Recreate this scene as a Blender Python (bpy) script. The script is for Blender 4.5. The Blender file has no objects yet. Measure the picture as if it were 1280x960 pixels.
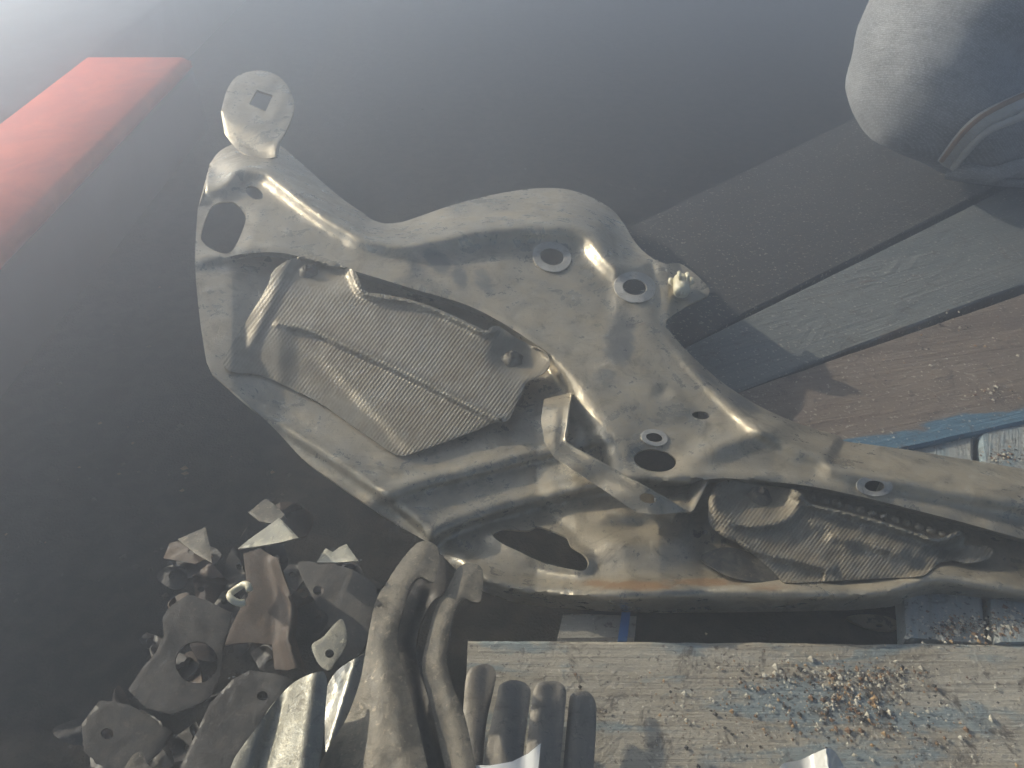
import bpy, math, random
import numpy as np
from mathutils import Vector, Matrix, noise
from mathutils.geometry import delaunay_2d_cdt
from mathutils.bvhtree import BVHTree

random.seed(7); rng = np.random.default_rng(7)
SC = bpy.context.scene
COL = SC.collection

# ------------------------------------------------------------------ camera
PITCH = math.radians(40); FPX = 970.0
CAMZ = 0.508
cam_d = bpy.data.cameras.new('camera'); cam = bpy.data.objects.new('camera', cam_d); COL.objects.link(cam)
cam.location = (0, 0, CAMZ); cam.rotation_euler = (math.radians(90) - PITCH, 0, 0)
cam_d.sensor_width = 36; cam_d.lens = 36 * FPX / 1280; cam_d.clip_start = 0.02; cam_d.clip_end = 200
SC.camera = cam
# ------------------------------------------------------------------ sky, sun, exposure
SUN_E, SUN_A = math.radians(22), math.radians(60)          # elevation, azimuth to the left of straight ahead
SUN = Vector((-math.cos(SUN_E) * math.sin(SUN_A), math.cos(SUN_E) * math.cos(SUN_A), math.sin(SUN_E)))
w = bpy.data.worlds.new('World'); SC.world = w; w.use_nodes = True
nt = w.node_tree; nt.nodes.clear()
sky = nt.nodes.new('ShaderNodeTexSky'); sky.sky_type = 'NISHITA'; sky.sun_disc = False
sky.sun_elevation = SUN_E; sky.sun_rotation = -SUN_A
bg = nt.nodes.new('ShaderNodeBackground'); bg.inputs[1].default_value = 0.062
ow = nt.nodes.new('ShaderNodeOutputWorld')
nt.links.new(sky.outputs[0], bg.inputs[0]); nt.links.new(bg.outputs[0], ow.inputs[0])
sun_d = bpy.data.lights.new('sun', 'SUN'); sun = bpy.data.objects.new('sun', sun_d); COL.objects.link(sun)
sun_d.energy = 5.0; sun_d.angle = math.radians(0.7); sun_d.color = (1.0, 0.90, 0.71)
sun.rotation_euler = SUN.to_track_quat('Z', 'Y').to_euler(); sun.location = (-2, 2, 3)
SC.view_settings.view_transform = 'Standard'; SC.view_settings.look = 'None'
SC.view_settings.exposure = 0.54; SC.view_settings.gamma = 1.0; SC.view_settings.use_curve_mapping = False
SC.render.engine = 'CYCLES'
cy = SC.cycles
cy.use_denoising = True; cy.max_bounces = 7; cy.diffuse_bounces = 3; cy.glossy_bounces = 3
cy.volume_bounces = 4; cy.transparent_max_bounces = 8
cy.caustics_reflective = False; cy.caustics_refractive = False

# ------------------------------------------------------------------ pixels to places
CP, SP = math.cos(PITCH), math.sin(PITCH)
def rays(px, py):
    cx = (np.asarray(px, float) - 640) / FPX; cyy = (480 - np.asarray(py, float)) / FPX
    return np.stack([cx, cyy * SP + CP, cyy * CP - SP], -1)
class Plane:
    def __init__(s, p, n):
        s.p = np.array(p, float); n = np.array(n, float); s.n = n / np.linalg.norm(n)
    def at(s, px, py, h=0.0):
        d = rays(px, py); c = np.array([0, 0, CAMZ])
        t = ((s.p - c) @ s.n + h) / (d @ s.n)
        return c + d * np.asarray(t)[..., None]
    def v(s, px, py, h=0.0):
        return Vector(s.at(px, py, h))
FLOOR = Plane((0, 0, 0), (0, 0, 1))
GZ = -0.10
GROUND = Plane((0, 0, GZ), (0, 0, 1))
PP = Plane((0, CP * 0.70, CAMZ - SP * 0.70), (0.03, -0.10, 1))      # the big panel's own plane
def zplane(px, py, z, nx=0, ny=0):
    return Plane(Plane((0, 0, z), (0, 0, 1)).at(px, py), (nx, ny, 1))

# ------------------------------------------------------------------ numeric helpers
def crom(pts, closed=False, step=4.0):
    P = [np.array(p, float) for p in pts]; n = len(P); out = []
    segs = n if closed else n - 1
    for i in range(segs):
        if closed: a, b, c, d = P[i - 1], P[i], P[(i + 1) % n], P[(i + 2) % n]
        else: a, b, c, d = P[max(i - 1, 0)], P[i], P[i + 1], P[min(i + 2, n - 1)]
        L = np.linalg.norm(c - b); k = max(1, int(math.ceil(L / step)))
        ta = (c - a) * 0.5; tb = (d - b) * 0.5
        la = np.linalg.norm(ta); lb = np.linalg.norm(tb)
        if la > L: ta *= L / la
        if lb > L: tb *= L / lb
        for j in range(k):
            t = j / k; t2 = t * t; t3 = t2 * t
            out.append((2*t3 - 3*t2 + 1) * b + (t3 - 2*t2 + t) * ta + (-2*t3 + 3*t2) * c + (t3 - t2) * tb)
    if not closed: out.append(P[-1])
    return np.array(out)
def dens(pts, step=4.0):
    P = [np.array(p, float) for p in pts]; out = []
    for i in range(len(P)):
        a, b = P[i], P[(i + 1) % len(P)]; k = max(1, int(math.ceil(np.linalg.norm(b - a) / step)))
        out += [a + (b - a) * j / k for j in range(k)]
    return np.array(out)
def pdist(X, Y, line, closed=False):
    L = np.asarray(line, float); X = np.asarray(X, float).ravel(); Y = np.asarray(Y, float).ravel()
    if closed: L = np.vstack([L, L[:1]])
    best = np.full(X.shape, 1e18)
    for a, b in zip(L[:-1], L[1:]):
        d = b - a; dd = d @ d
        if dd < 1e-12: continue
        t = np.clip(((X - a[0]) * d[0] + (Y - a[1]) * d[1]) / dd, 0, 1)
        best = np.minimum(best, (X - a[0] - t * d[0]) ** 2 + (Y - a[1] - t * d[1]) ** 2)
    return np.sqrt(best)
def inside(X, Y, poly):
    X = np.asarray(X, float); Y = np.asarray(Y, float); r = np.zeros(X.shape, bool)
    P = np.asarray(poly, float); x1, y1 = P[-1]
    for x2, y2 in P:
        if y1 != y2:
            c = ((y1 > Y) != (y2 > Y)) & (X < (x2 - x1) * (Y - y1) / (y2 - y1) + x1)
            r ^= c
        x1, y1 = x2, y2
    return r
def sstep(a, b, x):
    t = np.clip((x - a) / (b - a), 0, 1); return t * t * (3 - 2 * t)
def below(X, Y, line):            # signed pixel distance, + below a line that runs left to right
    L = np.asarray(line, float); s = Y - np.interp(X, L[:, 0], L[:, 1])
    return pdist(X, Y, L) * np.sign(s)
def ell(cx, cy, rx, ry, ang=0, n=28):
    a = math.radians(ang); t = np.arange(n) * 2 * math.pi / n
    x, y = rx * np.cos(t), ry * np.sin(t)
    return np.stack([cx + x * math.cos(a) - y * math.sin(a), cy + x * math.sin(a) + y * math.cos(a)], -1)
def fbm(P, sc, seed=0, o=3):
    return np.array([noise.fractal(Vector((p[0] * sc + seed, p[1] * sc - seed, (p[2] * sc if len(p) > 2 else 0) + seed * .37)), 1.0, 2.0, o) for p in P])

# ------------------------------------------------------------------ object helpers
ORG = {}
def tag(o, label, cat, group=None, kind=None):
    if label: o['label'] = label
    if cat: o['category'] = cat
    if group: o['group'] = group
    if kind: o['kind'] = kind
    return o
def thing(name, label, cat, base, group=None):
    o = bpy.data.objects.new(name, None); COL.objects.link(o); o.location = base; o.empty_display_size = .03
    ORG[o] = Vector(base); return tag(o, label, cat, group)
def mesh(name, V, F, m, parent=None, uv=None, attrs=None, smooth=True, base=None, mats=None, midx=None):
    V = np.asarray(V, float)
    if parent is not None: org = ORG[parent]
    else:
        if base is None: base = ((V[:, 0].min() + V[:, 0].max()) / 2, (V[:, 1].min() + V[:, 1].max()) / 2, V[:, 2].min())
        org = Vector(base)
    me = bpy.data.meshes.new(name)
    me.from_pydata((V - np.array(org)).tolist(), [], [list(map(int, f)) for f in F])
    if uv is not None:
        ul = me.uv_layers.new(name='px'); li = np.empty(len(me.loops), int); me.loops.foreach_get('vertex_index', li)
        ul.data.foreach_set('uv', (np.asarray(uv)[li]).astype(np.float32).ravel())
    for k, a in (attrs or {}).items():
        at = me.attributes.new(k, 'FLOAT', 'POINT'); at.data.foreach_set('value', np.asarray(a, np.float32))
    for mm in (mats or [m]): me.materials.append(mm)
    if midx is not None: me.polygons.foreach_set('material_index', np.asarray(midx, np.int32))
    if smooth: me.polygons.foreach_set('use_smooth', np.ones(len(me.polygons), bool))
    me.update()
    o = bpy.data.objects.new(name, me); COL.objects.link(o)
    if parent is not None: o.parent = parent
    else: o.location = org
    ORG[o] = org
    return o
def sheet(name, outline, plane, m, parent=None, holes=(), h=None, step=4.0, thick=0.0015, stains=None, jit=.25, base=None, creases=(), crisp=68):
    """a pressed sheet: an outline with holes, filled with a fine triangle net and given height h(px, py)"""
    outline = np.asarray(outline, float)
    loops = [outline] + [np.asarray(q, float) for q in holes]
    vs, es = [], []
    for q in loops:
        n0 = len(vs); vs += q.tolist(); es += [(n0 + i, n0 + (i + 1) % len(q)) for i in range(len(q))]
    crs = []
    for q in creases:
        q = np.asarray(q, float); ok = inside(q[:, 0], q[:, 1], outline)
        for g in loops: ok &= pdist(q[:, 0], q[:, 1], g, True) > 2.0
        prev = None
        for k in range(len(q)):
            if ok[k]:
                vs.append(q[k].tolist())
                if prev == k - 1: es.append((len(vs) - 2, len(vs) - 1))
                prev = k
        crs.append(q)
    x0, y0 = outline.min(0); x1, y1 = outline.max(0)
    gx, gy = np.meshgrid(np.arange(x0 + step / 2, x1, step), np.arange(y0 + step / 2, y1, step * .866))
    gx = gx + (np.arange(gx.shape[0]) % 2)[:, None] * step / 2
    gx = gx.ravel() + rng.uniform(-jit, jit, gx.size) * step; gy = gy.ravel() + rng.uniform(-jit, jit, gy.size) * step
    ok = inside(gx, gy, outline)
    for q in loops[1:]: ok &= ~inside(gx, gy, q)
    gx, gy = gx[ok], gy[ok]
    ok = np.ones(len(gx), bool)
    for q in loops: ok &= pdist(gx, gy, q, True) > step * .55
    for q in crs: ok &= pdist(gx, gy, q) > step * .5
    vs += np.stack([gx[ok], gy[ok]], -1).tolist()
    v2, _, f2, *_ = delaunay_2d_cdt([Vector(v) for v in vs], es, [], 0, 1e-5)
    V2 = np.array([(v.x, v.y) for v in v2]); F = np.array([list(f) for f in f2])
    c = V2[F].mean(1); ok = inside(c[:, 0], c[:, 1], outline)
    for q in loops[1:]: ok &= ~inside(c[:, 0], c[:, 1], q)
    F = F[ok]
    used = np.unique(F); mp = -np.ones(len(V2), int); mp[used] = np.arange(len(used)); V2 = V2[used]; F = mp[F]
    hh = h(V2[:, 0], V2[:, 1]) if h is not None else np.zeros(len(V2))
    V = plane.at(V2[:, 0], V2[:, 1], hh)
    a, b, cc = V[F[:, 0]], V[F[:, 1]], V[F[:, 2]]
    nn = np.cross(b - a, cc - a); view = np.array([0, 0, CAMZ]) - a
    fl = (nn * view).sum(1) < 0; F[fl] = F[fl][:, ::-1]
    at = {}
    for k, blobs in (stains or {}).items():
        s = np.zeros(len(V2))
        for (bx, by, rx, ry, ang, amp) in blobs:
            t = math.radians(ang); dx, dy = V2[:, 0] - bx, V2[:, 1] - by
            u = (dx * math.cos(t) + dy * math.sin(t)) / rx; q = (-dx * math.sin(t) + dy * math.cos(t)) / ry
            s = np.maximum(s, amp * np.exp(-(u * u + q * q)))
        at[k] = s
    o = mesh(name, V, F, m, parent, uv=V2 / 100.0, attrs=at, base=base)
    md = o.modifiers.new('thickness', 'SOLIDIFY'); md.thickness = thick; md.offset = -1
    es = o.modifiers.new('crisp', 'EDGE_SPLIT'); es.split_angle = math.radians(crisp); es.use_edge_sharp = False
    return o
def tube(pts, r, n=8, cap=True):
    P = [Vector(p) for p in pts]; V, F = [], []
    R = r if hasattr(r, '__len__') else [r] * len(P)
    for i, p in enumerate(P):
        d = (P[min(i + 1, len(P) - 1)] - P[max(i - 1, 0)]).normalized()
        a = d.orthogonal().normalized() if i == 0 else (a - d * a.dot(d)).normalized()
        b = d.cross(a)
        for k in range(n):
            t = 2 * math.pi * k / n; V.append(p + (a * math.cos(t) + b * math.sin(t)) * R[i])
    for i in range(len(P) - 1):
        for k in range(n):
            k2 = (k + 1) % n; F.append((i * n + k, i * n + k2, (i + 1) * n + k2, (i + 1) * n + k))
    if cap: F += [tuple(range(n))[::-1], tuple((len(P) - 1) * n + k for k in range(n))]
    return [tuple(v) for v in V], F
def join(parts):
    V, F = [], []
    for v, f in parts:
        n = len(V); V += [tuple(x) for x in v]; F += [tuple(i + n for i in q) for q in f]
    return V, F
def board(name, quad, z, th, m, parent=None, base=None, jag=.0012, n=44, axis=0):
    """a plank: four floor corners (near-left, near-right, far-right, far-left), worn wavy edges, chamfered"""
    q = [Vector((p[0], p[1])) for p in quad]; V = []; F = []
    s0 = random.random() * 50; uv = []
    L = (q[1] - q[0]).length
    sec = [(0, -th), (0, -.002), (.0025, 0)] + [(k / 10.0, 0) for k in range(1, 10)] + [(.9975, 0), (1, -.002), (1, -th)]
    m_ = len(sec)
    for i in range(n + 1):
        t = i / n; a = q[0].lerp(q[1], t); b = q[3].lerp(q[2], t); wd = (b - a).length; dr = (b - a).normalized()
        for k, (s, dz) in enumerate(sec):
            e = 0
            if s < .01 or s > .99:
                e = noise.fractal(Vector((t * L * 30, s * 7 + s0, 0)), 1, 2, 3) * jag
            p = a + dr * ((s if .01 < s < .99 else (s if s < .5 else 1)) * wd if .01 < s < .99 else (0.003 if s == .0025 else (wd - .003 if s == .9975 else s * wd))) + dr * e
            zz = z + dz + (noise.fractal(Vector((p.x * 9, p.y * 25, s0)), 1, 2, 3) * .0009 if dz == 0 else 0)
            V.append((p.x, p.y, zz)); uv.append((t * L * 10, s * wd * 10))
    for i in range(n):
        for k in range(m_ - 1):
            F.append((i * m_ + k, (i + 1) * m_ + k, (i + 1) * m_ + k + 1, i * m_ + k + 1))
        F.append((i * m_ + m_ - 1, (i + 1) * m_ + m_ - 1, (i + 1) * m_, i * m_))
    F += [tuple(range(m_)), tuple(n * m_ + k for k in range(m_))[::-1]]
    o = mesh(name, V, F, m, parent, uv=uv, smooth=False, base=base)
    return o

# ------------------------------------------------------------------ materials
class N:
    def __init__(s, name):
        s.m = bpy.data.materials.new(name); s.m.use_nodes = True; s.t = s.m.node_tree; s.t.nodes.clear()
        s.out = s.t.nodes.new('ShaderNodeOutputMaterial'); s.b = s.t.nodes.new('ShaderNodeBsdfPrincipled')
        s.t.links.new(s.b.outputs[0], s.out.inputs[0])
    def new(s, t, **kw):
        n = s.t.nodes.new(t)
        for k, v in kw.items(): setattr(n, k, v)
        return n
    def lk(s, a, b): s.t.links.new(a, b)
    def put(s, sock, v):
        if hasattr(v, 'is_output'): s.lk(v, sock)
        else: sock.default_value = v if not isinstance(v, tuple) or len(v) != 3 or sock.type != 'RGBA' else (*v, 1)
    def coord(s, kind='Object', scale=(1, 1, 1), rot=(0, 0, 0)):
        if kind == 'px': o = s.new('ShaderNodeUVMap', uv_map='px').outputs[0]
        else: o = s.new('ShaderNodeTexCoord').outputs[kind]
        mp = s.new('ShaderNodeMapping'); mp.inputs['Scale'].default_value = scale; mp.inputs['Rotation'].default_value = rot
        s.lk(o, mp.inputs[0]); return mp.outputs[0]
    def noise(s, co, scale, detail=4, rough=.55, dist=0):
        n = s.new('ShaderNodeTexNoise'); s.lk(co, n.inputs['Vector']); n.inputs['Scale'].default_value = scale
        n.inputs['Detail'].default_value = detail; n.inputs['Roughness'].default_value = rough; n.inputs['Distortion'].default_value = dist
        return n.outputs['Fac']
    def ramp(s, f, a, b):
        n = s.new('ShaderNodeMapRange'); n.interpolation_type = 'SMOOTHSTEP'; s.lk(f, n.inputs[0])
        n.inputs[1].default_value = a; n.inputs[2].default_value = b; return n.outputs[0]
    def math(s, op, a, b=0.0):
        n = s.new('ShaderNodeMath', operation=op); s.put(n.inputs[0], a); s.put(n.inputs[1], b); return n.outputs[0]
    def mix(s, f, a, b):
        n = s.new('ShaderNodeMix', data_type='RGBA'); s.put(n.inputs[0], f); s.put(n.inputs[6], a); s.put(n.inputs[7], b); return n.outputs[2]
    def attr(s, k): return s.new('ShaderNodeAttribute', attribute_name=k).outputs['Fac']
    def bump(s, hgt, dist, strength=1.0, prev=None):
        n = s.new('ShaderNodeBump'); n.inputs['Distance'].default_value = dist; n.inputs['Strength'].default_value = strength
        s.lk(hgt, n.inputs['Height'])
        if prev is not None: s.lk(prev, n.inputs['Normal'])
        s.lk(n.outputs[0], s.b.inputs['Normal']); return n.outputs[0]
    def set(s, **kw):
        for k, v in kw.items(): s.put(s.b.inputs[k.replace('_', ' ')], v)
        return s.m

def steel(name, c0, c1, metal=.75, r0=.34, r1=.6, dust=(.30, .265, .21), dust_amt=.6, sc=1.0, stain=True):
    n = N(name); co = n.coord('Object')
    big = n.noise(co, 11 * sc, 6, .65, .8); mid = n.noise(co, 48 * sc, 6, .7, .4); fine = n.noise(co, 520, 3, .6)
    col = n.mix(n.ramp(big, .36, .64), c0, c1)
    dm = n.math('MULTIPLY', n.ramp(n.math('ADD', n.math('MULTIPLY', big, .45), n.math('MULTIPLY', mid, .65)), .47, .66), dust_amt)
    col = n.mix(dm, col, dust)
    gr = n.ramp(n.noise(co, 30 * sc, 9, .78, 1.0), .50, .66)                       # brown grime
    col = n.mix(n.math('MULTIPLY', gr, .55), col, tuple(x * y for x, y in zip(c0, (.42, .36, .28))))
    scr = n.noise(n.coord('Object', (34, 1500, 300), (0, 0, .35)), 1.0, 3, .6); scr2 = n.noise(n.coord('Object', (1300, 40, 300), (0, 0, -.3)), 1.0, 3, .6)
    sm = n.math('MULTIPLY', n.math('MAXIMUM', n.ramp(scr, .60, .67), n.ramp(scr2, .62, .69)), n.ramp(big, .38, .55))
    col = n.mix(n.math('MULTIPLY', sm, .16), col, tuple(min(1, x * 1.55) for x in c1))
    spk = n.ramp(n.noise(co, 230, 4, .65), .60, .66)
    col = n.mix(n.math('MULTIPLY', spk, .5), col, tuple(min(1, x * 1.4) for x in dust))
    dk = n.ramp(n.noise(co, 150, 5, .7, 1), .585, .66)
    col = n.mix(n.math('MULTIPLY', dk, .55), col, tuple(x * .25 for x in c0))
    met = n.math('MULTIPLY', n.math('SUBTRACT', 1.0, dm), metal)
    rg = n.math('ADD', r0, n.math('MULTIPLY', n.math('ADD', n.math('MULTIPLY', dm, .9), n.math('MULTIPLY', n.math('ADD', mid, gr), .35)), r1 - r0))
    if stain:
        edge = n.noise(co, 60, 6, .7, .8)
        b = n.ramp(n.math('ADD', n.attr('blue'), n.math('MULTIPLY', n.math('SUBTRACT', edge, .5), 1.0)), .30, .75)
        col = n.mix(n.math('MULTIPLY', b, .72), col, (.11, .12, .13))
        r = n.ramp(n.math('ADD', n.attr('rust'), n.math('MULTIPLY', n.math('SUBTRACT', edge, .5), 1.4)), .32, .8)
        col = n.mix(n.math('MULTIPLY', r, .85), col, (.21, .115, .05))
        met = n.math('MULTIPLY', met, n.math('SUBTRACT', 1.0, r))
    b1 = n.bump(n.math('ADD', n.math('MULTIPLY', fine, .6), n.math('MULTIPLY', sm, -.15)), .0007, .5)
    n.bump(n.math('ADD', mid, n.math('MULTIPLY', dk, -.3)), .0005, .3, b1)
    return n.set(Base_Color=col, Metallic=met, Roughness=rg)
M = {}
M['panel'] = steel('panel_steel', (.32, .285, .22), (.49, .435, .335), .64, .23, .48, (.31, .255, .17), .62)
M['zinc'] = steel('zinc', (.40, .39, .36), (.50, .485, .445), .55, .45, .6, (.40, .37, .32), .45, 3, False)
M['dark'] = steel('shade_dark_steel', (.024, .023, .022), (.046, .043, .040), .35, .45, .7, (.085, .072, .058), .5, 1.6, False)  # dark steel, taken darker in colour for the shade over the pile
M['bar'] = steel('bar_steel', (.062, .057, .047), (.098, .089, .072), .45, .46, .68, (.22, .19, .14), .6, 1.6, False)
M['dark2'] = steel('rusty_shade_dark_steel', (.050, .036, .027), (.080, .056, .040), .2, .55, .75, (.10, .065, .040), .6, 1.8, False)  # rust brown variant, the pile's shade kept in its colour
M['silver'] = steel('silver_steel', (.27, .27, .245), (.36, .35, .32), .7, .34, .55, (.30, .28, .22), .5, 1.6, False)
M['olive'] = steel('olive_steel', (.16, .158, .135), (.23, .225, .19), .55, .38, .62, (.30, .275, .205), .55, 1.6, False)
def shield_mat():
    n = N('embossed_foil'); co = n.coord('Object'); uvn = n.new('ShaderNodeUVMap', uv_map='px'); sp = n.new('ShaderNodeSeparateXYZ'); n.lk(uvn.outputs[0], sp.inputs[0])
    wob = n.math('MULTIPLY', n.noise(co, 16, 2), .55)
    def band(ax, ay, pitch, wamt):
        f = 2 * math.pi * 100 / pitch
        v = n.math('ADD', n.math('MULTIPLY', sp.outputs[0], ax * f), n.math('MULTIPLY', sp.outputs[1], ay * f))
        return n.math('SINE', n.math('ADD', v, n.math('MULTIPLY', wob, wamt)))
    e1 = band(.80, .60, 4.2, 6); e2 = band(-.42, .91, 5.0, 6)
    pat = n.math('ADD', n.math('MULTIPLY', e1, .5), n.math('MULTIPLY', n.math('MULTIPLY', e1, e2), .22))
    fl = n.math('SUBTRACT', 1.0, n.attr('flat'))
    pat = n.math('MULTIPLY', pat, fl)
    big = n.noise(co, 14, 5, .6, .5); mid = n.noise(co, 70, 4, .6)
    dm = n.ramp(n.math('ADD', n.math('MULTIPLY', big, .6), n.math('MULTIPLY', mid, .5)), .42, .68)
    col = n.mix(dm, (.30, .272, .215), (.20, .168, .118))
    col = n.mix(n.math('MULTIPLY', n.ramp(pat, -.1, -.6), .4), col, (.11, .095, .075))
    col = n.mix(n.math('MULTIPLY', n.ramp(n.noise(co, 260, 2), .68, .74), .5), col, (.09, .075, .06))
    b1 = n.bump(pat, .0005, .55)
    n.bump(mid, .0007, .35, b1)
    return n.set(Base_Color=col, Metallic=n.math('SUBTRACT', .62, n.math('MULTIPLY', dm, .42)), Roughness=n.math('ADD', .42, n.math('MULTIPLY', dm, .22)))
M['shield'] = shield_mat()
def wood(name, c0, c1, c2, paint=None, paint_lo=.56, edge=None, blot=.6):
    n = N(name); uv = n.coord('px', (.22, 1, 1)); co = n.coord('Object')
    g = n.noise(n.coord('px', (.35, 9, 1)), 2.2, 6, .65, .5); big = n.noise(uv, 1.7, 5, .6, .8); mid = n.noise(co, 34, 6, .65, .4); fine = n.noise(co, 260, 4, .6)
    col = n.mix(n.ramp(big, .34, .66), c0, c1)
    col = n.mix(n.math('MULTIPLY', n.ramp(g, .48, .74), .6), col, c2)
    if paint:
        p = n.ramp(n.math('ADD', n.math('MULTIPLY', n.noise(uv, 2.6, 6, .65, .6), .75), n.math('MULTIPLY', mid, .25)), paint_lo, paint_lo + .08)
        col = n.mix(n.math('MULTIPLY', p, .75), col, paint)
    if edge:                                   # paint left along one side of the board
        sp = n.new('ShaderNodeSeparateXYZ'); n.lk(n.new('ShaderNodeUVMap', uv_map='px').outputs[0], sp.inputs[0])
        e = n.ramp(n.math('ADD', sp.outputs[1], n.math('MULTIPLY', n.math('SUBTRACT', big, .5), 1.5)), edge[0], edge[0] - .12)
        col = n.mix(n.math('MULTIPLY', e, .9), col, edge[1])
    d = n.ramp(n.noise(co, 42, 8, .72, .8), .54, .66); col = n.mix(n.math('MULTIPLY', d, blot), col, (.075, .058, .042))
    s = n.ramp(n.noise(co, 210, 4, .65), .60, .65); col = n.mix(n.math('MULTIPLY', s, .7), col, (.09, .06, .04))
    l = n.ramp(n.noise(co, 260, 3, .6), .62, .67); col = n.mix(n.math('MULTIPLY', l, .55), col, (.62, .58, .48))
    b1 = n.bump(n.math('ADD', g, n.math('MULTIPLY', fine, .5)), .003, .6)
    n.bump(mid, .004, .5, b1)
    return n.set(Base_Color=col, Roughness=.82)
M['plank'] = wood('worn_plank', (.33, .29, .22), (.42, .385, .31), (.15, .12, .085), (.17, .23, .25), .50, None, .8)
M['crossplank'] = wood('gritty_plank', (.36, .36, .32), (.30, .33, .33), (.20, .18, .15), (.22, .30, .33), .50)
M['brownboard'] = wood('brown_board', (.22, .175, .135), (.155, .12, .095), (.12, .085, .06), (.30, .29, .24), .60, (.28, (.07, .17, .25)), .7)
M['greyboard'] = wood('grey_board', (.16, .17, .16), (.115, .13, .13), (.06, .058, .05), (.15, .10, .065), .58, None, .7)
M['shadeboard'] = wood('shade_dark_board', (.035, .035, .034), (.05, .049, .045), (.02, .02, .02), (.04, .05, .055), .62, None, .5)  # near-black base puts the shade lying on this board into its colour
M['block'] = wood('block_wood', (.34, .32, .27), (.28, .265, .23), (.18, .16, .13))
def simple(name, c0, c1, sc, rough, bumpd=.001, metal=0, spec=.5):
    n = N(name); co = n.coord('Object'); f = n.noise(co, sc, 6, .65, .4); k = n.noise(co, sc * 9, 4, .6)
    n.bump(n.math('ADD', f, n.math('MULTIPLY', k, .5)), bumpd, .6)
    n.b.inputs['Specular IOR Level'].default_value = spec
    return n.set(Base_Color=n.mix(n.ramp(f, .35, .68), c0, c1), Roughness=rough, Metallic=metal)
M['ground'] = simple('dark_ground', (.008, .008, .008), (.040, .036, .031), 45, .95, .006, 0, .1)
M['red'] = simple('red_plastic', (.52, .050, .010), (.66, .085, .016), 12, .75, .001, 0, .2)
M['bin'] = simple('grey_plastic', (.05, .05, .052), (.07, .07, .07), 10, .7, .001)
M['tub'] = simple('black_plastic', (.012, .012, .013), (.02, .02, .02), 10, .8, .001, 0, .2)
M['lid'] = simple('glare_pale_lid', (.14, .145, .15), (.18, .185, .19), 10, .6, .001)  # pale colour helps whiten the glare in the upper left corner
M['cream'] = simple('cream_plastic', (.66, .60, .42), (.74, .68, .50), 60, .4, .0006)
M['black'] = simple('black_hole', (.01, .01, .01), (.015, .015, .015), 60, .9, .0006)
M['tape'] = simple('blue_tape', (.03, .13, .36), (.04, .16, .42), 60, .5, .0006)
M['paper'] = simple('white_paper', (.76, .75, .70), (.82, .81, .77), 40, .7, .0004)
M['rubber'] = steel('rib_steel', (.17, .155, .13), (.22, .20, .17), .3, .5, .7, (.21, .185, .145), .6, 1.6, False)
M['shirt'] = simple('dark_shirt', (.05, .05, .06), (.07, .07, .08), 40, .9, .001)
M['skin'] = simple('skin', (.45, .28, .2), (.5, .32, .23), 40, .5, .0005)
M['film'] = simple('clear_film', (.55, .54, .50), (.66, .65, .60), 30, .22, .001)
M['rust'] = simple('rusty_steel', (.22, .12, .06), (.32, .19, .09), 80, .8, .001)
def denim(name, c0, c1):
    n = N(name); co = n.coord('Object'); tw = n.new('ShaderNodeTexWave', wave_type='BANDS', bands_direction='DIAGONAL')
    n.lk(n.coord('Object', (1, 1, 1.6)), tw.inputs[0]); tw.inputs['Scale'].default_value = 130; tw.inputs['Distortion'].default_value = 5; tw.inputs['Detail'].default_value = 2; tw.inputs['Detail Scale'].default_value = 6
    big = n.noise(co, 13, 5, .6, .6); mid = n.noise(n.coord('Object', (1, 1, 2.5)), 60, 5, .65); fine = n.noise(co, 420, 2)
    f = n.ramp(n.math('ADD', n.math('MULTIPLY', big, .6), n.math('MULTIPLY', mid, .5)), .42, .72)
    col = n.mix(f, c0, c1)
    col = n.mix(n.math('MULTIPLY', n.math('MULTIPLY', tw.outputs[1], n.ramp(fine, .35, .65)), .6), col, (.50, .52, .53))
    b1 = n.bump(n.math('ADD', n.math('MULTIPLY', tw.outputs[1], .4), fine), .0012, .5); n.bump(mid, .004, .4, b1)
    n.b.inputs['Sheen Weight'].default_value = .15
    return n.set(Base_Color=col, Roughness=.9)
M['denim'] = denim('grey_denim', (.135, .137, .138), (.27, .273, .273))
M['seam'] = denim('faded_seam', (.40, .38, .32), (.55, .52, .45))

# ------------------------------------------------------------------ ground, boards
def ground():
    V, F, n = [], [], 60
    for j in range(n + 1):
        for i in range(n + 1):
            x, y = -5 + 10 * i / n, -4 + 10 * j / n
            V.append((x, y, GZ + .003 * noise.noise(Vector((x * 3, y * 3, 0)))))
    F = [(j*(n+1)+i, j*(n+1)+i+1, (j+1)*(n+1)+i+1, (j+1)*(n+1)+i) for j in range(n) for i in range(n)]
    o = mesh('ground', V, F, M['ground']); o['kind'] = 'structure'; return o
ground()
def fl(px, py, z=0.0):
    return tuple(Plane((0, 0, z), (0, 0, 1)).at(px, py)[:2])
pallet = thing('pallet', 'worn wooden pallet with gritty boards under the pressed steel panel', 'pallet', (.25, .33, GZ))
A, B = fl(585, 799), fl(1500, 806)
front = board('plank', [(A[0], A[1] - .17), (B[0], B[1] - .17), B, A], 0, .022, M['plank'], pallet, n=90)
front['label'] = 'broad pale plank with peeling blue paint and grit'
c0, c1, c2, c3 = fl(1136, 800), fl(1237, 803), fl(1251, 548), fl(1150, 548)
board('plank', [(c1[0]-.0015, c1[1]), (c2[0]-.0015, c2[1]+.06), (c3[0], c3[1]+.06), (c0[0], c0[1]+.003)], -.001, .022, M['crossplank'], pallet)
d0, d1, d2, d3 = fl(1241, 804), fl(1400, 806), fl(1420, 548), fl(1255, 548)
board('plank', [(d1[0], d1[1]+.003), (d2[0], d2[1]+.06), (d3[0]+.0015, d3[1]+.06), (d0[0]+.0015, d0[1])], .001, .022, M['crossplank'], pallet)
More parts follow.
